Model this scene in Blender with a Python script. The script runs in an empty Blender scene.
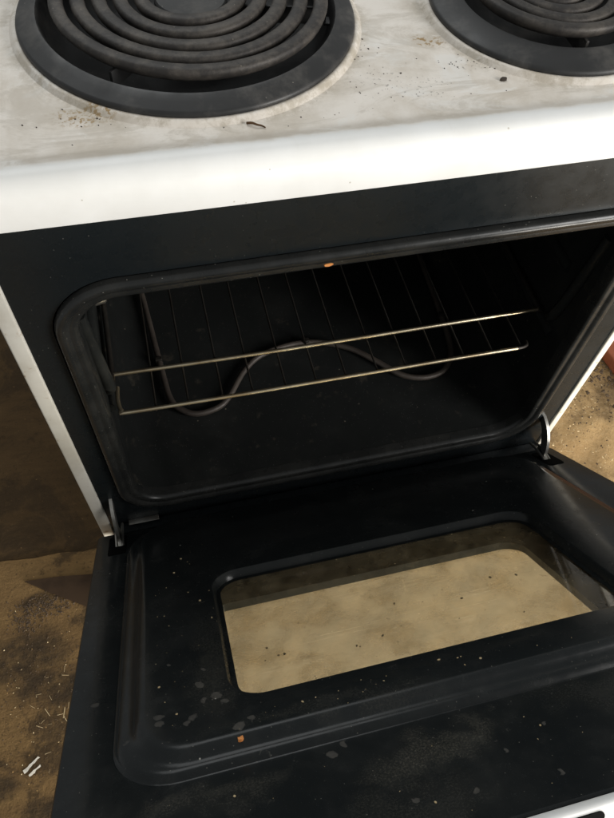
import bpy, bmesh, math, random
from mathutils import Vector, Matrix, noise
random.seed(7)
S = bpy.context.scene
COL = S.collection
G = 0.85                     # height of the cooktop's lower front edge above the ground
R = math.radians

# ------------------------------------------------------------------ camera
cd = bpy.data.cameras.new('camera'); cam = bpy.data.objects.new('camera', cd); COL.objects.link(cam)
cr = Vector((0.96989, -0.23719, 0.05526)); cu = Vector((0.17284, 0.83023, 0.52995)); cf = Vector((0.17158, 0.50444, -0.84623))
m = Matrix((cr, cu, -cf)).transposed().to_4x4(); m.translation = (-0.15823, -0.33881, 0.29586 + G)
cam.matrix_world = m
cd.sensor_fit = 'VERTICAL'; cd.sensor_height = 24; cd.lens = 20.62; cd.clip_start = 0.01; cd.clip_end = 50
S.camera = cam
# ------------------------------------------------------------------ world, lamps, exposure
w = bpy.data.worlds.new('World'); S.world = w; w.use_nodes = True
w.node_tree.nodes['Background'].inputs[0].default_value = (0.97, 1.0, 1.0, 1)
w.node_tree.nodes['Background'].inputs[1].default_value = 0.33
def area(name, loc, target, size, sizey, power, color, spread=180):
    l = bpy.data.lights.new(name, 'AREA'); l.shape = 'RECTANGLE'; l.size = size; l.size_y = sizey
    l.energy = power; l.color = color; l.spread = R(spread)
    o = bpy.data.objects.new(name, l); COL.objects.link(o); o.location = loc
    o.rotation_euler = (Vector(target) - Vector(loc)).to_track_quat('-Z', 'Y').to_euler()
    return o
area('doorway_light', (1.75, -1.55, 1.45), (0.30, 0.1, 0.62), 1.0, 1.5, 22, (1.0, 0.98, 0.95), 100)
area('rear_fill_light', (-0.35, 1.25, 2.45), (-0.05, 0.0, 0.75), 1.5, 1.1, 9, (0.97, 1.0, 1.0), 140)  # added fill lamp behind and above, lifts the cooktop and door dust
area('low_fill_light', (0.70, -1.5, 0.26), (0.05, -0.10, 0.22), 1.2, 0.45, 15, (1.0, 0.95, 0.86), 90)  # added low fill, brightens the ground seen through the door window
S.view_settings.view_transform = 'Standard'; S.view_settings.look = 'None'
S.view_settings.exposure = 0; S.view_settings.gamma = 1; S.view_settings.use_curve_mapping = False
S.render.engine = 'CYCLES'

# ------------------------------------------------------------------ node helpers
class NT:
    def __init__(s, name):
        s.m = bpy.data.materials.new(name); s.m.use_nodes = True; s.t = s.m.node_tree
        s.b = s.t.nodes['Principled BSDF']; s.out = s.t.nodes['Material Output']
        s.co = s.t.nodes.new('ShaderNodeTexCoord').outputs['Object']
    def set(s, sock, v):
        if isinstance(v, bpy.types.NodeSocket): s.t.links.new(v, sock)
        elif isinstance(v, (tuple, list)) and len(v) == 3 and sock.type == 'RGBA': sock.default_value = (*v, 1)
        else: sock.default_value = v
    def n(s, ty, props=None, **kw):
        nd = s.t.nodes.new(ty)
        for k, v in (props or {}).items(): setattr(nd, k, v)
        for k, v in kw.items(): s.set(nd.inputs[int(k[1:])] if k[0] == 'i' and k[1:].isdigit() else nd.inputs[k], v)
        return nd
    def noise(s, scale, detail=4, rough=.55, co=None, dist=0):
        return s.n('ShaderNodeTexNoise', None, Vector=co or s.co, Scale=scale, Detail=detail, Roughness=rough, Distortion=dist).outputs[0]
    def math(s, op, a, b=0.0, c=None, clamp=False):
        kw = dict(i0=a, i1=b)
        if c is not None: kw['i2'] = c
        return s.n('ShaderNodeMath', dict(operation=op, use_clamp=clamp), **kw).outputs[0]
    def ramp(s, v, a, b, lo=0.0, hi=1.0):          # smooth step a..b -> lo..hi
        return s.n('ShaderNodeMapRange', dict(interpolation_type='SMOOTHSTEP'), Value=v, i1=a, i2=b, i3=lo, i4=hi).outputs[0]
    def mix(s, f, a, b):
        nd = s.n('ShaderNodeMix', dict(data_type='RGBA')); s.set(nd.inputs[0], f); s.set(nd.inputs[6], a); s.set(nd.inputs[7], b)
        return nd.outputs[2]
    def xyz(s, co=None):
        return s.n('ShaderNodeSeparateXYZ', None, i0=co or s.co).outputs
    def dist(s, p, co=None, scale=(1, 1, 1)):       # distance to a point, optionally stretched
        v = s.n('ShaderNodeVectorMath', dict(operation='SUBTRACT'), i0=co or s.co, i1=p).outputs[0]
        v = s.n('ShaderNodeVectorMath', dict(operation='MULTIPLY'), i0=v, i1=scale).outputs[0]
        return s.n('ShaderNodeVectorMath', dict(operation='LENGTH'), i0=v).outputs['Value']
    def warp(s, scale, amp):
        c = s.n('ShaderNodeTexNoise', None, Vector=s.co, Scale=scale, Detail=3.0).outputs['Color']
        v = s.n('ShaderNodeVectorMath', dict(operation='SUBTRACT'), i0=c, i1=(.5, .5, .5)).outputs[0]
        v = s.n('ShaderNodeVectorMath', dict(operation='SCALE'), i0=v, Scale=amp).outputs[0]
        return s.n('ShaderNodeVectorMath', dict(operation='ADD'), i0=s.co, i1=v).outputs[0]
    def specks(s, scale, radius, jitter_keep=.5):   # scattered round specks, 0..1
        v = s.n('ShaderNodeTexVoronoi', dict(feature='F1'), Vector=s.co, Scale=scale)
        near = s.math('LESS_THAN', v.outputs['Distance'], radius)
        c = s.n('ShaderNodeSeparateColor', None, i0=v.outputs['Color']).outputs[0]
        return s.math('MULTIPLY', near, s.math('LESS_THAN', c, jitter_keep))
    def bump(s, h, strength=.3, dist=.002):
        s.set(s.b.inputs['Normal'], s.n('ShaderNodeBump', None, Strength=strength, Distance=dist, Height=h).outputs[0])
    def fin(s, color, rough, metal=0.0, spec=.5, coat=0.0):
        s.set(s.b.inputs['Base Color'], color); s.set(s.b.inputs['Roughness'], rough); s.set(s.b.inputs['Metallic'], metal)
        s.set(s.b.inputs['Specular IOR Level'], spec); s.set(s.b.inputs['Coat Weight'], coat)
        return s.m

def mx(k, *v):
    o = v[0]
    for x in v[1:]: o = k.math('MAXIMUM', o, x)
    return o

# ------------------------------------------------------------------ materials
def mat_enamel():
    k = NT('black_enamel')
    fine = k.specks(900, .16, .35); fine2 = k.specks(260, .07, .22)
    dust = k.ramp(k.noise(9, 6, .62), .46, .78); smear = k.ramp(k.noise(38, 5, .6), .48, .8)
    f = k.math('MULTIPLY', dust, .012); f = k.math('ADD', f, k.math('MULTIPLY', smear, .006))
    c = k.mix(f, (.0095, .0120, .0132), (.16, .16, .15))
    c = k.mix(k.math('MULTIPLY', fine, .10), c, (.30, .32, .34)); c = k.mix(k.math('MULTIPLY', fine2, .45), c, (.40, .38, .34))
    r = k.math('ADD', k.ramp(k.noise(60, 4), .3, .7, .24, .34), k.math('MULTIPLY', f, 1.6))
    k.bump(k.noise(140, 3), .06, .001)
    return k.fin(c, r, 0, .22)
def mat_cavity():
    k = NT('oven_liner_enamel')
    f = k.math('MULTIPLY', k.ramp(k.noise(14, 6, .6), .45, .8), .10)
    c = k.mix(f, (.0135, .0145, .0140), (.12, .118, .105)); c = k.mix(k.math('MULTIPLY', k.specks(420, .12, .3), .30), c, (.3, .3, .3)); c = k.mix(k.math('MULTIPLY', k.ramp(k.noise(40, 7, .75), .58, .68), .30), c, (.10, .085, .065)); c = k.mix(k.math('MULTIPLY', k.specks(90, .08, .2), .5), c, (.25, .22, .17))
    return k.fin(c, k.ramp(k.noise(50), .3, .7, .28, .45), 0, .22)
def mat_bead():
    k = NT('rim_enamel')
    f = k.ramp(k.noise(26, 5, .6), .35, .75, .05, .30)
    c = k.mix(f, (.010, .0108, .0108), (.060, .058, .052)); c = k.mix(k.math('MULTIPLY', k.specks(300, .09, .25), .6), c, (.4, .38, .33))
    return k.fin(c, k.ramp(k.noise(70), .3, .7, .24, .36), 0, .36)
SPOTS = [(-.2542, .2962, .0038), (-.1796, .3195, .0042), (-.1690, .336, .0060), (-.1650, .344, .0045), (-.1868, .3522, .0050), (-.1900, .3570, .0036),
         (-.2077, .345, .0042), (-.2075, .3515, .0036), (-.176, .304, .0030), (-.178, .338, .0042), (-.1588, .3700, .0050), (-.150, .366, .0030),
         (-.106, .398, .0045), (-.098, .392, .003), (-.2, .29, .0026), (-.038, .452, .0030), (-.010, .430, .0024), (.022, .418, .0026), (-.072, .446, .0028), (.01, .455, .0026)]
def mat_door():
    k = NT('dusty_door_enamel')
    wc = k.warp(150, .0085)
    st = None
    for x, s_, r_ in SPOTS:
        q = k.ramp(k.dist((x, -s_, 0), wc, (1, 1, 0)), r_ * .50, r_ * .75, 1, 0)
        st = q if st is None else k.math('MAXIMUM', st, q)
    gr = k.math('ADD', k.math('MULTIPLY', k.ramp(k.noise(700, 4, .8), .46, .68), .8), k.math('MULTIPLY', k.noise(90, 4, .7), .35))                     # dry powder grains
    def patch(x, s_, rx, rs, p=1.0):
        return k.math('MULTIPLY', k.ramp(k.dist((x, -s_, 0), k.warp(38, .055), (1 / rx, 1 / rs, 0)), .25, 1.15, 1, 0), p)
    pw = mx(k, patch(-.055, .418, .045, .022), patch(-.03, .405, .035, .014), patch(-.165, .408, .035, .014, .7), patch(-.20, .402, .02, .010, .8),
            patch(-.10, .372, .09, .012, .35), patch(.06, .40, .05, .02, .35), patch(-.172, .30, .018, .07, .55), patch(-.075, .452, .05, .02, .45))
    pw = k.math('MULTIPLY', pw, gr)
    haze = k.ramp(k.noise(13, 6, .65), .42, .80); fine = k.specks(900, .15, .35); fine2 = k.specks(330, .10, .16); big = k.specks(70, .06, .16)
    dry = k.math('MULTIPLY', k.ramp(k.noise(110, 5, .7, dist=.5), .64, .68), k.ramp(k.noise(16, 3), .48, .62))
    f = k.math('ADD', k.math('MULTIPLY', haze, .075), k.math('MULTIPLY', k.ramp(k.noise(48, 5, .6), .5, .8), .05))
    c = k.mix(f, (.0115, .0135, .0140), (.16, .155, .14))
    c = k.mix(k.math('MULTIPLY', fine, .10), c, (.30, .32, .34)); c = k.mix(k.math('MULTIPLY', fine2, .35), c, (.40, .37, .32))
    c = k.mix(k.math('MULTIPLY', big, .6), c, (.45, .43, .38))
    c = k.mix(k.math('MULTIPLY', pw, .15), c, (.42, .37, .27)); c = k.mix(k.math('MULTIPLY', k.math('MULTIPLY', st, k.ramp(k.noise(200, 4, .7), .2, .7, .5, 1)), .15), c, (.36, .32, .27))
    c = k.mix(k.math('MULTIPLY', dry, .10), c, (.36, .33, .28))
    r = k.math('ADD', k.ramp(k.noise(55, 4), .3, .7, .17, .27), k.math('MULTIPLY', mx(k, st, pw, f), .5))
    k.bump(k.math('ADD', k.noise(120, 3), k.math('MULTIPLY', st, .6)), .06, .001)
    return k.fin(c, r, 0, .22)
def mat_white(name='white_enamel', top=False):
    k = NT(name)
    base = k.mix(k.ramp(k.noise(20, 4), .3, .8), (.77, .77, .755), (.69, .685, .66))
    sp = k.specks(80, .05, .10)
    if not top:
        rust = k.math('MULTIPLY', k.ramp(k.noise(60, 5, .6), .66, .76), .7)
        c = k.mix(rust, base, (.33, .19, .09)); c = k.mix(sp, c, (.25, .18, .12))
        return k.fin(c, .32, 0, .5)
    x, y, z = k.xyz()
    wc = k.warp(60, .006)
    y2 = k.xyz(wc)[1]
    on = k.ramp(y2, -.0005, .0055)                                  # cooking surface behind the front lip
    clean = k.ramp(k.noise(17, 6, .6, dist=1.2), .55, .66)
    gr = k.ramp(k.noise(30, 6, .65), .35, .72)
    grime = k.mix(gr, (.76, .71, .645), (.59, .53, .45)); grime = k.mix(k.math('MULTIPLY', clean, .65), grime, (.76, .74, .70))
    line = k.math('MULTIPLY', k.ramp(y2, .0015, .005), k.ramp(y2, .007, .016, 1, 0))  # shade painted into the colour just behind the front lip
    grime = k.mix(k.math('MULTIPLY', line, .35), grime, (.36, .32, .27))
    sw = k.n('ShaderNodeMapping', None, Vector=k.co, Scale=(1, 2.6, 1), Rotation=(0, 0, .5)).outputs[0]
    grime = k.mix(k.math('MULTIPLY', k.ramp(k.noise(10, 7, .7, co=sw, dist=1.5), .50, .62), .5), grime, (.47, .42, .35))
    grime = k.mix(k.math('MULTIPLY', k.ramp(k.noise(14, 7, .7, co=sw, dist=2.0), .60, .68), .6), grime, (.78, .755, .71))
    lm = k.n('ShaderNodeMapping', None, Vector=k.co, Scale=(2.5, 1, .6)).outputs[0]
    base = k.mix(k.math('MULTIPLY', k.ramp(k.noise(22, 7, .75, co=lm), .55, .75), .35), base, (.60, .575, .52))
    base = k.mix(k.math('MULTIPLY', k.specks(140, .09, .10), .6), base, (.35, .30, .24))
    c = k.mix(on, base, grime)
    g2 = k.ramp(k.noise(330, 3, .6), .50, .60); g3 = k.ramp(k.noise(150, 4, .7), .56, .64)
    def blob(px, py, rx, ry): return k.ramp(k.dist((px, py, G + .03), k.warp(70, .02), (1 / rx, 1 / ry, 0)), .35, 1.0, 1, 0)
    rust = k.math('MULTIPLY', mx(k, blob(-.178, .046, .032, .013), blob(.047, .090, .012, .010)), k.math('MAXIMUM', g2, k.math('MULTIPLY', g3, .8)))
    c = k.mix(k.math('MULTIPLY', rust, .9), c, (.30, .19, .07))
    dk = k.math('MULTIPLY', mx(k, blob(.066, .060, .018, .008), blob(.028, .040, .03, .014), blob(.0, .05, .03, .02)), k.ramp(k.noise(420, 3, .6), .60, .66))
    c = k.mix(k.math('MULTIPLY', dk, .45), c, (.09, .075, .06))
    for (bx, by, br) in ((-.108, .140, .112), (.147, .1166, .0875)):
        dd = k.dist((bx, by, G + .03), k.warp(110, .005), (1, 1, 0))
        ring = k.math('MULTIPLY', k.ramp(dd, br + .003, br + .018, 1, 0), k.ramp(k.noise(48, 6, .75), .44, .62))
        c = k.mix(k.math('MULTIPLY', ring, .55), c, (.33, .28, .20))
    c = k.mix(k.math('MULTIPLY', sp, k.math('ADD', k.math('MULTIPLY', on, .5), .25)), c, (.16, .12, .09))
    k.bump(k.noise(90, 4), .05, .001)
    return k.fin(c, k.ramp(on, 0, 1, .34, .50), 0, .32)
def mat_side():
    k = NT('grubby_side_enamel')
    c = k.mix(k.ramp(k.noise(25, 5, .6), .35, .7), (.62, .595, .53), (.50, .47, .40))
    c = k.mix(k.ramp(k.noise(90, 5, .65), .60, .72, 0, .8), c, (.30, .19, .10)); c = k.mix(k.specks(120, .10, .10), c, (.15, .09, .05))
    return k.fin(c, .42, 0, .4)
def mat_coil():
    k = NT('burnt_coil_metal')
    c = k.mix(k.ramp(k.noise(60, 6, .75), .38, .66), (.030, .027, .025), (.078, .068, .058)); c = k.mix(k.math('MULTIPLY', k.specks(240, .1, .2), .5), c, (.25, .22, .18))
    k.bump(k.noise(500, 3), .25, .0006)
    return k.fin(c, .58, .25, .4)
def mat_ring():
    k = NT('drip_bowl_enamel')
    c = k.mix(k.ramp(k.noise(24, 6, .7), .45, .70), (.022, .022, .022), (.066, .062, .057)); c = k.mix(k.math('MULTIPLY', k.specks(200, .08, .2), .5), c, (.3, .28, .24))
    return k.fin(c, k.ramp(k.noise(40), .3, .7, .36, .55), 0, .35)
def mat_plain(name, col, rough, metal=0.0, col2=None, scale=60, spec=.5):
    k = NT(name); c = k.mix(k.ramp(k.noise(scale, 5, .6), .35, .7), col, col2 or tuple(x * .6 for x in col))
    k.bump(k.noise(scale * 5, 3), .15, .0008)
    return k.fin(c, rough, metal, spec)
def mat_ground():
    k = NT('dusty_ground')
    big = k.ramp(k.noise(3.2, 5, .6, dist=.6), .42, .62); mid = k.ramp(k.noise(11, 6, .65), .50, .68); fine = k.noise(130, 5, .7); grain = k.noise(600, 2, .6)
    c = k.mix(big, (.40, .265, .125), (.29, .185, .085)); c = k.mix(k.math('MULTIPLY', mid, .60), c, (.115, .078, .042))
    c = k.mix(k.ramp(fine, .45, .75, 0, .45), c, (.50, .36, .20)); c = k.mix(k.ramp(grain, .55, .8, 0, .5), c, (.12, .085, .05))
    wx = k.warp(14, .06)
    bl = mx(k, *[k.ramp(k.dist((px, py, 0), wx, (1 / rx, 1 / ry, 0)), .4, 1.0, 1, 0) for px, py, rx, ry in
                 ((-.44, -.03, .10, .055), (-.40, -.09, .08, .04), (-.43, .065, .05, .02), (.70, .26, .06, .05))])
    c = k.mix(k.math('MULTIPLY', bl, .55), c, (.085, .06, .036))
    c = k.mix(k.math('MULTIPLY', k.specks(210, .22, .3), .5), c, (.10, .07, .04)); c = k.mix(k.math('MULTIPLY', k.specks(110, .14, .15), .6), c, (.58, .46, .30))
    k.bump(k.math('ADD', k.math('MULTIPLY', fine, .8), k.math('MULTIPLY', grain, .25)), .55, .004)
    return k.fin(c, .95, 0, .15)
def mat_glass(name, dlo, dhi, tint):
    k = NT(name); t = k.t; t.nodes.remove(k.b)
    tr = k.n('ShaderNodeBsdfTransparent', None, i0=(*tint, 1)).outputs[0]
    gl = k.n('ShaderNodeBsdfGlossy', None, i0=(1, 1, 1, 1), Roughness=.05).outputs[0]
    fr = k.n('ShaderNodeFresnel', None, i0=1.42).outputs[0]
    fr = k.math('MULTIPLY', fr, k.math('SUBTRACT', 1.0, k.n('ShaderNodeNewGeometry').outputs['Backfacing']))   # no total reflection at the far face of a flat pane
    a = k.n('ShaderNodeMixShader', None, i0=fr, i1=tr, i2=gl).outputs[0]
    dc = k.mix(k.ramp(k.noise(26, 7, .7, dist=.6), .40, .68), (.64, .57, .44), (.40, .335, .235)); dc = k.mix(k.ramp(k.noise(70, 5, .7), .62, .70, 0, .6), dc, (.20, .15, .09))
    df = k.n('ShaderNodeBsdfDiffuse', None, i0=dc).outputs[0]; tl = k.n('ShaderNodeBsdfTranslucent', None, i0=dc).outputs[0]
    dd = k.n('ShaderNodeMixShader', None, i0=.5, i1=df, i2=tl).outputs[0]
    mask = k.math('ADD', k.ramp(k.noise(60, 6, .7, dist=.8), .35, .72, dlo, dhi), k.math('MULTIPLY', k.specks(130, .10, .15), .4), clamp=True)
    sm = k.n('ShaderNodeMapping', None, Vector=k.co, Scale=(1.0, 14, 1), Rotation=(0, 0, .12)).outputs[0]
    mask = k.math('ADD', mask, k.math('MULTIPLY', k.ramp(k.noise(9, 5, .7, co=sm), .56, .74), dhi * .45), clamp=True)
    sc = k.n('ShaderNodeMapping', None, Vector=k.co, Scale=(.25, 9, 1), Rotation=(0, 0, -.02)).outputs[0]
    mask = k.math('ADD', mask, k.math('MULTIPLY', k.ramp(k.noise(24, 2, .5, co=sc), .70, .74), dhi * .5), clamp=True)
    if dlo > .1:                                   # a few wiped streaks and dried runs in the dust
        wp = k.warp(120, .003)
        for x_, s_, rx, rs in ((.070, .222, .046, .0011), (.042, .257, .012, .0016), (-.106, .262, .030, .0035), (-.018, .165, .020, .0028), (-.06, .235, .03, .0008)):
            d_ = k.ramp(k.dist((x_, -s_, 0), wp, (1 / rx, 1 / rs, 0)), .3, 1.0, 1, 0)
            mask = k.math('ADD', mask, k.math('MULTIPLY', d_, k.ramp(k.noise(150, 4, .7), .35, .65, .10, .60)), clamp=True)
    o = k.n('ShaderNodeMixShader', None, i0=mask, i1=a, i2=dd).outputs[0]
    t.links.new(o, k.out.inputs[0])
    return k.m

M = dict(side=mat_side(), enamel=mat_enamel(), cavity=mat_cavity(), bead=mat_bead(), door=mat_door(), white=mat_white(), top=mat_white('cooktop_enamel', True),
         coil=mat_coil(), ring=mat_ring(), ground=mat_ground(),
         rack=mat_plain('brassy_rack_wire', (.52, .455, .33), .30, .9, (.40, .31, .19), 30),
         wire=mat_plain('shaded_wire', (.040, .037, .032), .5, .6, (.025, .02, .016), 40),  # kept dark to put shade on the unlit rack wires
         elem=mat_plain('bake_element_sheath', (.085, .070, .058), .5, .2, (.05, .04, .034), 30),
         steel=mat_plain('worn_steel', (.42, .41, .38), .38, .9, (.22, .20, .17), 60),
         dark=mat_plain('dark_void', (.003, .003, .003), .9, 0, None, 60, .05),
         glass_in=mat_glass('dusty_inner_glass', .03, .09, (.93, .92, .88)), glass_out=mat_glass('dirty_outer_glass', .36, .46, (.88, .87, .80)),
         paper=mat_plain('scrap_paper', (.70, .66, .58), .8, 0, (.5, .45, .36)), veneer=mat_plain('dark_veneer', (.046, .028, .016), .85, 0, (.028, .017, .010), 25, .15),
         red=mat_plain('terracotta_board', (.26, .075, .03), .7, 0, (.20, .055, .022), 20), twig=mat_plain('dry_twig', (.12, .07, .038), .9, 0, None, 60, .1),
         orange=mat_plain('orange_crumb', (.75, .30, .08), .6, 0, (.6, .2, .05), 200), litter=mat_plain('dry_litter', (.085, .055, .03), .9, 0, (.05, .032, .018), 90),
         straw=mat_plain('straw_bits', (.55, .43, .25), .8, 0, (.40, .29, .15), 90), grit=mat_plain('dark_grit', (.05, .038, .028), .9))

# ------------------------------------------------------------------ mesh helpers
def obj(name, bm, mat, parent=None, smooth=35, label=None):
    bmesh.ops.recalc_face_normals(bm, faces=bm.faces)
    for f in bm.faces: f.smooth = True
    for e in bm.edges:
        e.smooth = len(e.link_faces) == 2 and e.calc_face_angle(0) < R(smooth)
    me = bpy.data.meshes.new(name); bm.to_mesh(me); bm.free()
    me.materials.append(mat)
    o = bpy.data.objects.new(name, me); COL.objects.link(o)
    if parent: o.parent = parent
    if label: o['label'] = label
    return o
def tag(o, label, cat, group=None):
    o['label'] = label; o['category'] = cat
    if group: o['group'] = group
    return o
def empty(name, loc=(0, 0, 0)):
    o = bpy.data.objects.new(name, None); COL.objects.link(o); o.location = loc; o.empty_display_size = .05
    return o
def rr(x0, x1, y0, y1, r, n=8):                 # rounded rectangle outline, constant vertex count
    r = max(r, 1e-4); pts = []
    for cx, cy, a0 in ((x1 - r, y1 - r, 0), (x0 + r, y1 - r, 90), (x0 + r, y0 + r, 180), (x1 - r, y0 + r, 270)):
        for i in range(n + 1):
            a = R(a0 + 90 * i / n); pts.append((cx + r * math.cos(a), cy + r * math.sin(a)))
    return pts
def loft(bm, loops, cap0=False, cap1=False, closed=True):
    vs = [[bm.verts.new(p) for p in l] for l in loops]; n = len(vs[0])
    for a, b in zip(vs, vs[1:]):
        for i in range(n if closed else n - 1): bm.faces.new((a[i], a[(i + 1) % n], b[(i + 1) % n], b[i]))
    if cap0: bm.faces.new(vs[0])
    if cap1: bm.faces.new(vs[-1])
    return vs
def box(bm, x0, x1, y0, y1, z0, z1, bev=0.0):
    r = bmesh.ops.create_cube(bm, size=1); v = r['verts']
    for p in v: p.co = ((x0 + x1) / 2 + p.co.x * (x1 - x0), (y0 + y1) / 2 + p.co.y * (y1 - y0), (z0 + z1) / 2 + p.co.z * (z1 - z0))
    if bev: bmesh.ops.bevel(bm, geom=list({e for p in v for e in p.link_edges}), offset=bev, segments=3, affect='EDGES', profile=.5)
def smooth_path(pts, sub=6):
    P = [Vector(p) for p in pts]; out = []
    for i in range(len(P) - 1):
        a = P[max(i - 1, 0)]; b = P[i]; c = P[i + 1]; e = P[min(i + 2, len(P) - 1)]
        for j in range(sub):
            t = j / sub
            out.append(.5 * ((2 * b) + (c - a) * t + (2 * a - 5 * b + 4 * c - e) * t * t + (3 * b - a - 3 * c + e) * t ** 3))
    return out + [P[-1]]
def tube(bm, path, rad, n=8, flat=None, cap=True):
    P = [Vector(p) for p in path]; loops = []
    up = Vector((0, 0, 1)); 
    for i, p in enumerate(P):
        t = (P[min(i + 1, len(P) - 1)] - P[max(i - 1, 0)]).normalized()
        ref = up if abs(t.z) < .95 else Vector((1, 0, 0))
        u = t.cross(ref).normalized(); v = u.cross(t).normalized()
        r = rad(i / (len(P) - 1)) if callable(rad) else rad
        prof = flat or [(math.cos(2 * math.pi * k / n), math.sin(2 * math.pi * k / n)) for k in range(n)]
        loops.append([p + u * (a * r) + v * (b * r) for a, b in prof])
    loft(bm, loops, cap, cap)

# ================================================================== ground
bm = bmesh.new()
N = 260; X0, X1, Y0, Y1 = -1.5, 1.7, -1.5, 1.7
gv = []
for j in range(N + 1):
    for i in range(N + 1):
        x = X0 + (X1 - X0) * i / N; y = Y0 + (Y1 - Y0) * j / N
        z = .010 * noise.fractal(Vector((x * 5, y * 5, 1.3)), 1.0, 2.0, 4) + .005 * noise.fractal(Vector((x * 26, y * 26, 4.1)), .8, 2.0, 3) - .004
        gv.append(bm.verts.new((x, y, min(z, .012))))
for j in range(N):
    for i in range(N):
        a = j * (N + 1) + i; bm.faces.new((gv[a], gv[a + 1], gv[a + N + 2], gv[a + N + 1]))
g = obj('ground', bm, M['ground'], smooth=80); g['kind'] = 'structure'

# --- plywood sheets left of the stove, shade mixed into their browns
def mat_ply(name, c1, c2, dirt, seed):
    k = NT(name)
    st = k.n('ShaderNodeMapping', None, Vector=k.co, Scale=(.6, 5, 1), Location=(seed, seed, 0)).outputs[0]
    grain = k.noise(9, 6, .65, co=st); c = k.mix(k.ramp(grain, .35, .7), c1, c2)
    mid = k.ramp(k.noise(9, 7, .72, dist=.7), .49, .60); c = k.mix(k.math('MULTIPLY', mid, .72), c, dirt)
    c = k.mix(k.ramp(k.noise(120, 4, .7), .52, .75, 0, .45), c, tuple(x * 1.5 for x in c1)); c = k.mix(k.ramp(k.noise(60, 5, .75), .56, .72, 0, .7), c, tuple(x * .5 for x in dirt))
    bl = mx(k, *[k.ramp(k.dist((px, py, 0), k.warp(14, .06), (1 / rx, 1 / ry, 0)), .4, 1.0, 1, 0) for px, py, rx, ry in ((-.178, -.157, .10, .05), (-.118, -.212, .08, .035), (-.148, -.075, .05, .018), (-.20, -.33, .05, .02), (-.10, -.38, .08, .03))])
    c = k.mix(k.math('MULTIPLY', bl, k.ramp(k.noise(35, 5, .7), .3, .6, .45, .95)), c, dirt)
    c = k.mix(k.math('MULTIPLY', k.specks(170, .22, .3), .55), c, dirt); c = k.mix(k.math('MULTIPLY', k.specks(90, .10, .12), .7), c, tuple(min(1, x * 2.4) for x in c1))
    k.bump(k.math('ADD', grain, k.noise(160, 4, .7)), .5, .004)
    return k.fin(c, .9, 0, .2)
M['ply'] = mat_ply('dirty_shaded_plywood', (.165, .100, .040), (.118, .070, .029), (.034, .023, .013), 0)
M['ply2'] = mat_ply('shaded_plywood', (.075, .045, .019), (.055, .033, .014), (.034, .022, .011), 3)  # same plywood, darker still, as the shade further back
for nm, x0, x1, y0, y1, rz, mt, lb in (('plywood_sheet', -.92, 0, -.78, 0, 0, 'ply', 'dirt-stained tan plywood sheet with shade in its colour on the ground beside the open oven door'), ('plywood_sheet', -.92, 0, .0008, .80, 0, 'ply2', 'plywood sheet coloured dark as shade on the ground beside the stove, further back')):
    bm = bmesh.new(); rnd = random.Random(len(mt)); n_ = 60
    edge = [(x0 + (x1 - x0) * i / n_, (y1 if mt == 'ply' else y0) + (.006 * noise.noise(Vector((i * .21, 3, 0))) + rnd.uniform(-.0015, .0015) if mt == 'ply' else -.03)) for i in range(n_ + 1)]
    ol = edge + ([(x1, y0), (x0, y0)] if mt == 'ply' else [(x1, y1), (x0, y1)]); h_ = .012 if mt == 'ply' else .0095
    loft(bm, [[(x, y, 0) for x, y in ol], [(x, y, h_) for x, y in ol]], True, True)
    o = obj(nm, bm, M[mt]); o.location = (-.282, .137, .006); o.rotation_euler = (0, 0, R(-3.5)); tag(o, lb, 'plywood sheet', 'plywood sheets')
# ================================================================== stove
stove = tag(empty('electric_stove'), 'white electric stove with black oven front and its door hanging half open', 'stove')
HX = .27
# --- cooktop: lip profile swept along X, burner wells cut out
bm = bmesh.new()
prof = [(.56, -.004), (.56, .0290), (.03, .0290), (.016, .0293), (.011, .0299), (.0065, .0312), (.002, .0323), (-.002, .0326), (-.0058, .0318),
        (-.0092, .0296), (-.0117, .0262), (-.0132, .0215), (-.0139, .0120), (-.0140, .0030), (-.0137, .0006), (-.0125, -.0003), (-.0105, -.0003), (-.0098, .0008), (-.0098, -.004 + .008), (.004, .004), (.004, -.004)]
nx = 24; loops = []
for i in range(nx + 1):
    x = -HX - .002 + (2 * HX + .004) * i / nx
    loops.append([(x, y + .0012 * (x / HX) ** 2, z + G) for y, z in prof])
loft(bm, loops, True, True)
ct = obj('cooktop', bm, M['top'], smooth=40)
BURN = [(-.1082, .1398, .1122), (.1471, .1166, .0875)]
for bx, by, br in BURN:
    cb = bmesh.new(); bmesh.ops.create_cone(cb, cap_ends=True, segments=96, radius1=br - .012, radius2=br - .012, depth=.1, matrix=Matrix.Translation((bx, by, G + .02)))
    co = obj('cutter', cb, M['top']); md = ct.modifiers.new('b', 'BOOLEAN'); md.object = co; md.operation = 'DIFFERENCE'; md.solver = 'EXACT'
    dg = bpy.context.evaluated_depsgraph_get(); me = bpy.data.meshes.new_from_object(ct.evaluated_get(dg))
    ct.modifiers.clear(); old = ct.data; ct.data = me; bpy.data.meshes.remove(old); me.name = 'cooktop'
    cm = co.data; bpy.data.objects.remove(co); bpy.data.meshes.remove(cm)
bm = bmesh.new(); bm.from_mesh(ct.data)
for f in bm.faces: f.smooth = True
for e in bm.edges: e.smooth = len(e.link_faces) == 2 and e.calc_face_angle(0) < R(40)
bm.to_mesh(ct.data); bm.free(); ct.parent = stove
for bx, by, br in BURN:                       # raised white rim pressed into the cooktop round each well
    bm = bmesh.new(); loops = []
    for dr, z in ((.0052, .0286), (.0042, .0296), (.0028, .0314), (.0016, .0322), (-.001, .0318), (-.0035, .0295)):
        loops.append([(bx + (br + dr) * math.cos(2 * math.pi * k / 96), by + (br + dr) * math.sin(2 * math.pi * k / 96), G + z + .0002) for k in range(96)])
    loft(bm, loops); obj('well_rim', bm, M['top'], stove, 60)
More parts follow.
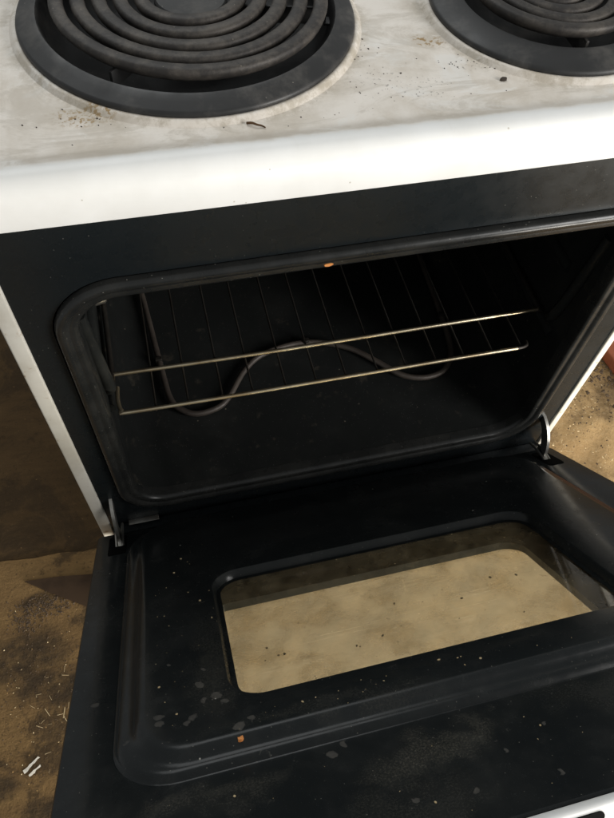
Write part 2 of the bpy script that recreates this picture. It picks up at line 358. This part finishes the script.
# --- cabinet
for sx, t in ((-1, .012), (1, .0085)):
    bm = bmesh.new(); xs = sorted((sx * HX, sx * (HX - t)))
    box(bm, xs[0], xs[1], -.0025, .55, .02, G - .0045, .0015)
    obj('side_panel', bm, M['side'], stove)
bm = bmesh.new(); box(bm, -HX + .0125, HX - .009, .545, .55, .03, G - .005); obj('back_panel', bm, M['white'], stove)
bm = bmesh.new(); box(bm, -HX + .013, HX - .0095, .004, .545, .06, .075); obj('base_tray', bm, M['dark'], stove)
bm = bmesh.new(); box(bm, -HX + .014, HX - .0105, -.0145, -.0005, G - .476, G - .4475, .001); obj('added_gap_filler', bm, M['enamel'], stove)  # added filler, blocks the lit ground's reflection in the frame bottom
bm = bmesh.new(); box(bm, -HX + .014, HX - .0105, -.012, .006, .07, G - .475, .003); obj('lower_panel', bm, M['enamel'], stove)
# --- black front frame with the oven mouth, pressed rim and liner
OX0, OX1, OZ0, OZ1 = -.237, .236, G - .415, G - .061
def oloop(ins, y, r): return [(x, y, z) for x, z in rr(OX0 + ins, OX1 - ins, OZ0 + ins, OZ1 - ins, max(r - ins, .012), 10)]
bm = bmesh.new()
outer = [(x, 0, z) for x, z in rr(-HX + .0122, HX - .0087, G - .452, G + .003, .0005, 10)]
mid = [(x, 0, z) for x, z in rr(-.247, .246, G - .428, G - .049, .058, 10)]
loft(bm, [[(x, .012, z) for x, y, z in outer], outer, mid, oloop(-.001, 0, .05)])
obj('front_frame', bm, M['enamel'], stove)
bm = bmesh.new()
loft(bm, [oloop(i, y, .05) for i, y in ((0, .0003), (.0004, -.003), (.0016, -.0055), (.004, -.0066), (.007, -.0063), (.0088, -.0045), (.0096, -.0036), (.0106, -.0036), (.013, -.0040), (.0148, -.0034), (.0160, -.0022), (.0165, .002), (.0168, .010))])
obj('mouth_rim', bm, M['bead'], stove, 50)
bm = bmesh.new()
loft(bm, [oloop(.0166, .0085, .05), oloop(.0155, .02, .05), oloop(.0135, .05, .05), oloop(.0135, .36, .05), oloop(.02, .385, .05), oloop(.05, .392, .06)], cap1=True)
liner = obj('oven_liner', bm, M['cavity'], stove, 50)
for sx in (-1, 1):                            # pressed shelf runners on the side walls
    for zz, y0 in ((-.2600, .03), (-.185, .05)):
        bm = bmesh.new(); xw = sx * .2235
        tube(bm, [(xw, y0, G + zz), (xw, .20, G + zz), (xw, .35, G + zz)], .0065, 10)
        obj('shelf_runner', bm, M['cavity'], stove, 60)
    bm = bmesh.new()
    q = smooth_path([(sx * .222, .024, G - .12), (sx * .2185, .030, G - .20), (sx * .218, .036, G - .235), (sx * .222, .045, G - .25)], 5)
    tube(bm, q, .0055, 8); obj('wall_rib', bm, M['cavity'], stove, 60)
bm = bmesh.new()
bmesh.ops.create_cone(bm, cap_ends=True, segments=20, radius1=.0065, radius2=.0045, depth=.012, matrix=Matrix.Translation((-.2185, .148, G - .243)) @ Matrix.Rotation(R(90), 4, 'Y'))
bmesh.ops.bevel(bm, geom=[e for e in bm.edges if e.calc_face_angle(0) > .6], offset=.001, segments=2, affect='EDGES')
obj('screw_head', bm, M['steel'], stove)
# --- bake element
el = [(-.196, .385), (-.189, .31), (-.184, .285), (-.1745, .16), (-.1695, .117), (-.157, .099), (-.1405, .092), (-.118, .096), (-.103, .108), (-.078, .1415), (-.049, .1610), (.003, .1675),
      (.050, .1505), (.081, .1225), (.104, .098), (.128, .088), (.152, .090), (.168, .102), (.1795, .128), (.186, .20), (.196, .385)]
bm = bmesh.new(); tube(bm, smooth_path([(x, y, G - .3945) for x, y in el], 6), .0036, 10)
be = obj('bake_element', bm, M['elem'], stove, 60)
for x, y in ((-.176, .175), (.184, .175), (.003, .1675)):
    bm = bmesh.new(); box(bm, x - .004, x + .004, y - .003, y + .003, G - .4015, G - .389, .0008); obj('element_clip', bm, M['wire'], be)
# --- hinges
A = .7567; HY, HZ = -.0121, G - .445
def dw(x, s, n): return Vector((x, HY - s * math.cos(A) + n * math.sin(A), HZ + s * math.sin(A) + n * math.cos(A)))
for x in (-.2475, .2475):
    bm = bmesh.new()
    path = [Vector((x, .006, G - .386)), Vector((x, -.010, G - .392)), Vector((x, -.021, G - .405)), Vector((x, -.0265, G - .420)), dw(x, .020, .010), dw(x, .034, -.004)]
    pp = smooth_path(path, 5); loops = []
    for i, p in enumerate(pp):
        t = (pp[min(i + 1, len(pp) - 1)] - pp[max(i - 1, 0)]).normalized(); nn = Vector((1, 0, 0)).cross(t).normalized()
        wd = .0065 - .003 * abs(i / (len(pp) - 1) - .35)
        loops.append([p + nn * wd + Vector((-.0017, 0, 0)), p + nn * wd + Vector((.0017, 0, 0)), p - nn * wd + Vector((.0017, 0, 0)), p - nn * wd + Vector((-.0017, 0, 0))])
    loft(bm, loops, True, True); h = obj('door_hinge', bm, M['steel'], stove)
    bm = bmesh.new()
    for dx in (-.0032, .0032): tube(bm, [dw(x + dx, .004, .012), dw(x + dx, .022, .008), dw(x + dx, .036, .0)], .0016, 8)
    obj('hinge_pin', bm, M['steel'], h)
bm = bmesh.new(); box(bm, -.238, -.205, -.006, .0, G - .4432, G - .4420, .0003); obj('lip_highlight', bm, M['steel'], stove)  # bright strip added as the highlight along the frame's bottom lip

# --- oven door, built lying flat (local y = -s, z = inner normal), then tilted about the hinge
DW = .273; DL = .474
def dl(x0, x1, s0, s1, r, n): return [(x, -s, n) for x, s in rr(x0, x1, s0, s1, r, 10)]
bm = bmesh.new()
loft(bm, [dl(-DW, DW, .0, DL, .003, -.026), dl(-DW, DW, .0, DL, .004, -.0015), dl(-DW + .0012, DW - .0012, .0012, DL - .0012, .004, 0),
          dl(-0.2405, 0.2335, 0.0100, 0.3890, 0.042, 0),
          dl(-0.2393, 0.2323, 0.0110, 0.3883, 0.0415, -0.0006),
          dl(-0.2383, 0.2313, 0.0119, 0.3876, 0.041, -0.0003),
          dl(-0.2371, 0.2301, 0.0129, 0.3869, 0.0405, 0.0012),
          dl(-0.2359, 0.2289, 0.0139, 0.3861, 0.04, 0.0034),
          dl(-0.2343, 0.2273, 0.0153, 0.3852, 0.0395, 0.0046),
          dl(-0.2313, 0.2243, 0.0178, 0.3833, 0.039, 0.0052),
          dl(-0.2283, 0.2213, 0.0204, 0.3814, 0.038, 0.0058),
          dl(-0.2259, 0.2189, 0.0224, 0.3799, 0.037, 0.0074),
          dl(-0.2243, 0.2173, 0.0238, 0.3790, 0.0365, 0.0098),
          dl(-0.2225, 0.2155, 0.0253, 0.3778, 0.036, 0.012),
          dl(-0.2200, 0.2130, 0.0274, 0.3763, 0.035, 0.0134),
          dl(-0.2165, 0.2095, 0.0304, 0.3741, 0.034, 0.014),
          dl(-.1617, .1457, .1645, .3455, .026, .0140), dl(-.1604, .1444, .1658, .3442, .025, .0136), dl(-.1587, .1427, .1675, .3425, .024, .0105), dl(-.1577, .1417, .1685, .3415, .023, .0062), dl(-.1542, .1382, .1720, .3380, .020, .0055)])
door = obj('oven_door', bm, M['door'], stove, 38); door.location = (0, HY, HZ); door.rotation_euler = (-A, 0, 0)
def dpart(name, bm, mat, label=None): return obj(name, bm, mat, door, 38, label)
bm = bmesh.new(); loft(bm, [dl(-.1577, .1417, .1685, .3415, .022, .0050), dl(-.1577, .1417, .1685, .3415, .022, .0020)], True, True); dpart('inner_pane', bm, M['glass_in'])
bm = bmesh.new(); loft(bm, [dl(-DW + .002, DW - .002, .002, DL - .002, .003, -.0265), dl(-.170, .138, .165, .352, .02, -.0265), dl(-.170, .138, .165, .352, .022, -.0190), dl(-DW + .004, DW - .004, .004, DL - .004, .003, -.0190), dl(-DW + .002, DW - .002, .002, DL - .002, .003, -.0265)]); dpart('outer_frame', bm, M['enamel'])
bm = bmesh.new(); loft(bm, [dl(-.174, .142, .161, .355, .02, -.0275), dl(-.174, .142, .161, .355, .02, -.0315)], True, True); dpart('outer_pane', bm, M['glass_out'])
# white top cap; near-black plates stand in for the shade inside vent slots
bm = bmesh.new(); box(bm, -DW, DW, -(DL + .006), -(DL + .0004), -.046, -.0004, .0018); cap = dpart('door_cap', bm, M['white'])
x = -.0065 - .0366 * 6
while x < .25:
    bm = bmesh.new(); loft(bm, [[(px, -q, pz) for px, pz in rr(x, x + .0265, -.0115, -.0045, .0034, 6)] for q in (DL + .0050, DL + .0066)], True, True)
    obj('vent_slot_shade', bm, M['dark'], cap); x += .0366
for sx in (-1, 1):
    x0, x1 = sorted((sx * .241, sx * .2595)); bm = bmesh.new(); loft(bm, [dl(x0, x1, .010, .054, .003, -.001), dl(x0, x1, .010, .054, .003, .0006)], True, True); dpart('hinge_slot_shade', bm, M['dark'])  # raised near-black plates paint the shade inside the hinge slots

# ================================================================== oven rack (loose, slides on the runners)
rack = tag(empty('oven_rack', (0, .2, G - .25)), 'wire oven rack with brassy front rails inside the dark oven', 'oven rack')
def rpart(name, path, rad, mat):
    bm = bmesh.new(); tube(bm, [(x, y - .2, z) for x, y, z in path], rad, 8); return obj(name, bm, mat, rack, 60)
fr_ = smooth_path([(-.2130, .045, .0), (-.2140, .03, 0), (-.2115, .0185, 0), (-.204, .0160, .0), (-.1, .0145, 0), (0, .0140, 0), (.1, .0135, 0), (.174, .0130, 0)], 6)
rpart('shaded_rail_tip', smooth_path([(.1735, .0130, 0), (.180, .0136, -.0005), (.186, .0165, -.002), (.188, .022, -.004)], 5), .0018, M['wire'])  # dark-coloured end paints the front rail fading into shade
rpart('front_rail', fr_, .0019, M['rack'])
rpart('cross_rail', smooth_path([(-.2165, .060, .0), (-.1, .0575, 0), (0, .0565, 0), (.1, .0562, 0), (.2165, .056, 0)], 6), .0020, M['rack'])
rpart('rear_rail', [(-.2165, .34, 0), (.2165, .34, 0)], .0026, M['wire'])
for sx in (-1, 1): rpart('side_rail', [(sx * .2165, .052, 0), (sx * .2165, .34, 0)], .0026, M['wire'])
for i in range(13):
    x = -.181 + .0301 * i + random.uniform(-.0015, .0015); rpart('wire', [(x, .0145, -.0028), (x + .001, .18, -.0034), (x, .340, -.0028)], .0010, M['wire'])

# ================================================================== burners
def burner(i, where):
    bx, by, br = BURN[i]; big = i == 0
    rw = .0145 if big else .0215
    bm = bmesh.new(); loops = []
    for r_, z in ((br - .0002, .0322), (br, .0335), (br - .0006, .0349), (br - .002, .0357), (br - .008, .0375), (br - rw + .003, .0394), (br - rw + .0008, .0396), (br - rw, .0388), (br - rw - .001, .036), (br - rw - .004, .024), (br - rw - .014, .010), (br * .35, .004), (br * .1, .004)):
        loops.append([(r_ * math.cos(2 * math.pi * k / 96), r_ * math.sin(2 * math.pi * k / 96), z - .0322) for k in range(96)])
    loft(bm, loops, cap1=True)
    b = obj('drip_bowl', bm, M['ring'], None, 50); b.location = (bx, by, G + .0322)
    tag(b, f'dark enamel drip bowl with flat rim under the {where} coil', 'drip bowl', 'drip bowls')
    e = empty('coil_element', (bx + (.002 if big else 0), by, G + .0398)); tag(e, f'{where} spiral coil heating element on the cooktop', 'burner', 'coil elements')
    radii = [.0862, .0728, .0594, .0460, .0326] if big else [.0549, .0428, .0310, .0198]
    pts = []
    for t, r_ in enumerate(radii):
        nr = radii[t + 1] if t + 1 < len(radii) else r_ - .008
        for k in range(60):
            a = k / 60; bl = 0 if a < .80 else (1 - math.cos(math.pi * (a - .80) / .20)) / 2
            ang = R(110) + 2 * math.pi * a; q = r_ + (nr - r_) * bl
            pts.append((q * math.cos(ang), q * math.sin(ang), .0045 + .0006 * math.sin(ang * 2 + t)))
    ang = R(110); r0 = radii[0]
    pts = [(r0 * math.cos(ang) + .010, r0 * math.sin(ang) + .028, -.018), (r0 * math.cos(ang) + .012, r0 * math.sin(ang) + .014, -.004)] + pts
    bm = bmesh.new()
    tube(bm, pts, (.0048 if big else .0046), flat=[(-.55, .78), (.55, .78), (.85, .60), (1, .2), (.8, -.4), (.25, -1), (-.25, -1), (-.8, -.4), (-1, .2), (-.85, .60)])
    obj('coil', bm, M['coil'], e, 50)
    bm = bmesh.new(); r1 = radii[-1] - .0085
    loft(bm, [[(q * math.cos(2 * math.pi * k / 40), q * math.sin(2 * math.pi * k / 40), z) for k in range(40)] for q, z in ((r1, -.004), (r1, .0025), (r1 - .0012, .0036), (r1 * .6, .0030), (r1 * .2, .0026))], cap1=True)
    obj('medallion', bm, M['ring'], e)
    for a in (-90, 30, 150):
        bm = bmesh.new(); box(bm, r1 - .002, radii[0] + .0045, -.0011, .0011, -.012, -.0008, .0003)
        if big: box(bm, radii[0] + .003, br - rw - .001, -.0045, .0045, -.0110, -.0095, .0004)
        o = obj('support_arm', bm, M['ring'], e); o.rotation_euler = (0, 0, R(a + (-41 if big else 0)))
burner(0, 'larger left'); burner(1, 'smaller right')

# ================================================================== small loose things
def flake(name, loc, L, Wd, T, rot, mat, label, cat, group=None, seed=0):
    rnd = random.Random(seed); bm = bmesh.new(); n = 9; base = []
    for k in range(n):
        a = 2 * math.pi * k / n; q = rnd.uniform(.75, 1.15); base.append((L * q * math.cos(a), Wd * q * math.sin(a), rnd.uniform(-.2, .2) * T))
    loft(bm, [base, [(x * .92, y * .92, z + T) for x, y, z in base]], True, True)
    o = obj(name, bm, mat); o.location = loc; o.rotation_euler = rot
    return tag(o, label, cat, group)
bm = bmesh.new(); tube(bm, smooth_path([(-.0080, .0045, .0004), (-.003, .0018, .0016), (.001, -.001, .0014), (.0055, -.002, .0006), (.0085, -.0048, .0003)], 4), lambda t: .0011 - .0005 * t, 7)
t_ = obj('twig', bm, M['twig']); t_.scale = (.62, .62, .8); t_.location = (-.087, .0190, G + .0299); tag(t_, 'tiny brown twig lying on the cooktop in front of the left burner', 'twig')
flake('dark_crumb', (.0814, .0397, G + .0291), .0026, .0014, .0016, (0, 0, -.1), M['grit'], 'single dark crumb on the cooktop in front of the right burner', 'crumb', None, 3)
p = dw(-.1586, .3785, .0100); flake('orange_crumb', p, .0018, .0018, .0020, (-A, 0, 0), M['orange'], 'orange crumb on the lower edge of the open oven door', 'crumb', None, 5)
flake('rust_flake', (-.0411, -.0074, G - .069), .0038, .0013, .0010, (R(75), 0, 0), M['orange'], 'orange rust flake on the upper rim of the oven mouth', 'rust flake', None, 6)
for i, (x, y, L, Wd, rz) in enumerate(((-.452, -.163, .0125, .0026, .62), (-.447, -.172, .0095, .0022, .55))):
    bm = bmesh.new(); rnd = random.Random(30 + i); n_ = 7
    up_ = [(L * (2 * k / n_ - 1), Wd * (1 - .5 * (k / n_)) + rnd.uniform(-.0006, .0006)) for k in range(n_ + 1)]; dn_ = [(x_ + rnd.uniform(-.001, .001), -y_ + rnd.uniform(-.0006, .0006)) for x_, y_ in reversed(up_)]
    ol = [(x_, y_, .0012 * math.sin(x_ * 190)) for x_, y_ in up_ + dn_]
    loft(bm, [ol, [(x_, y_, z_ + .0008) for x_, y_, z_ in ol]], True, True)
    o = obj('paper_scrap', bm, M['paper'], smooth=20); o.location = (x, y, .0195 + .002 * i); o.rotation_euler = (.04, .06, rz)
    tag(o, ('longer' if i == 0 else 'shorter') + ' of two white paper slivers on the ground left of the door', 'paper scrap', 'paper slivers')
bm = bmesh.new()
tri = [(-.452, .1075), (-.40, .104), (-.345, .096), (-.335, .03), (-.362, .047), (-.41, .078)]
loft(bm, [[(x, y, .0185) for x, y in tri], [(x, y, .0215) for x, y in tri]], True, True)
tag(obj('veneer_scrap', bm, M['veneer'], smooth=20), 'dark brown triangular veneer scrap on the ground left of the stove', 'veneer scrap')
bm = bmesh.new(); box(bm, -.15, .15, -.02, .25, 0, .03, .004)
rb = obj('red_board', bm, M['red']); rb.location = (.862, .262, .004); rb.rotation_euler = (0, 0, R(8)); tag(rb, 'terracotta red board lying on the ground right of the stove', 'board')

def scatter(name, mat, label, cat, spots, seed, kind='chip'):
    rnd = random.Random(seed); bm = bmesh.new()
    for (x, y, z, n, rx, ry, size) in spots:
        for _ in range(n):
            px, py = x + rnd.gauss(0, rx), y + rnd.gauss(0, ry); s = size * rnd.uniform(.4, 1.3); a = rnd.uniform(0, 6.28)
            if kind == 'straw':
                d = Vector((math.cos(a), math.sin(a), rnd.uniform(-.15, .3))) * s * 3; c = Vector((px, py, z + s * .4))
                u = Vector((-d.y, d.x, 0)).normalized() * s * .16; q = [c - d - u, c - d + u, c + d + u, c + d - u]
                loft(bm, [q, [v + Vector((0, 0, s * .2)) for v in q]], True, True)
            else:
                mt = Matrix.Translation((px, py, z + s * .25)) @ Matrix.Rotation(a, 4, 'Z') @ Matrix.Rotation(rnd.uniform(-.4, .4), 4, 'X') @ Matrix.Diagonal((s, s * rnd.uniform(.4, .9), s * rnd.uniform(.25, .6), 1))
                v = bmesh.ops.create_icosphere(bm, subdivisions=1, radius=1, matrix=mt)['verts']
                for w_ in v: w_.co += Vector((rnd.uniform(-1, 1), rnd.uniform(-1, 1), rnd.uniform(-1, 1))) * s * .18
    o = obj(name, bm, mat, smooth=30); o['kind'] = 'stuff'; return tag(o, label, cat)
scatter('leaf_litter', M['litter'], 'dark dry litter and crumbs scattered over the dusty ground', 'litter',
        [(-.425, .062, .0180, 420, .026, .010, .0016), (-.455, .040, .0180, 150, .010, .010, .0015), (-.43, -.03, .0180, 300, .06, .035, .0011), (-.44, -.12, .0180, 200, .06, .05, .0010), (.62, .24, .004, 260, .08, .06, .0018), (.70, .30, .005, 160, .03, .03, .004), (0, -.1, .004, 200, .2, .12, .002)], 1)
scatter('straw_bits', M['straw'], 'pale straw bits and wood chips strewn on the ground', 'straw',
        [(-.43, -.08, .0180, 10, .035, .02, .0016), (-.40, -.10, .0180, 7, .012, .012, .0026), (-.44, -.15, .0180, 8, .05, .05, .0014), (.60, .20, .007, 14, .08, .06, .0016), (0, -.1, .007, 30, .15, .1, .003)], 2, 'straw')
scatter('pale_pebbles', M['straw'], 'pale pebbles and clods scattered on the ground', 'pebbles',
        [(.60, .22, .004, 140, .09, .07, .0022), (-.44, -.1, .0180, 90, .07, .08, .0011)], 4)
scatter('cooktop_grit', M['grit'], 'fine dark grit sprinkled on the dirty white cooktop', 'grit',
        [(.02, .045, G + .0290, 60, .035, .018, .0004), (.065, .060, G + .0290, 22, .014, .007, .0006), (-.178, .044, G + .0290, 22, .022, .007, .0006), (-.1, .02, G + .0290, 12, .06, .006, .0007), (-.0, .08, G + .029, 14, .008, .015, .0007)], 3)
# crumbs lying on the outer pane and the door, in door coordinates
def door_crumbs(name, mat, n, x0, x1, s0, s1, nz, size, seed):
    rnd = random.Random(seed); bm = bmesh.new()
    for _ in range(n):
        s_ = size * (.35 + 1.9 * rnd.random() ** 3)
        mt = Matrix.Translation((rnd.uniform(x0, x1), -rnd.uniform(s0, s1), nz + s_ * .3)) @ Matrix.Rotation(rnd.uniform(0, 6), 4, 'Z') @ Matrix.Diagonal((s_, s_ * rnd.uniform(.4, 1), s_ * .5, 1))
        bmesh.ops.create_icosphere(bm, subdivisions=1, radius=1, matrix=mt)
    o = obj(name, bm, mat, door, 30); o['kind'] = 'stuff'; return o
door_crumbs('glass_crumbs', M['grit'], 60, -.14, .12, .20, .34, -.0275, .0010, 9)
door_crumbs('pale_crumbs', M['straw'], 26, -.21, .10, .355, .378, .0140, .0006, 10)
door_crumbs('flange_crumbs', M['straw'], 40, -.25, .20, .40, .465, .0, .0006, 11)
door_crumbs('panel_crumbs', M['straw'], 40, -.21, -.16, .10, .36, .0140, .0006, 12)
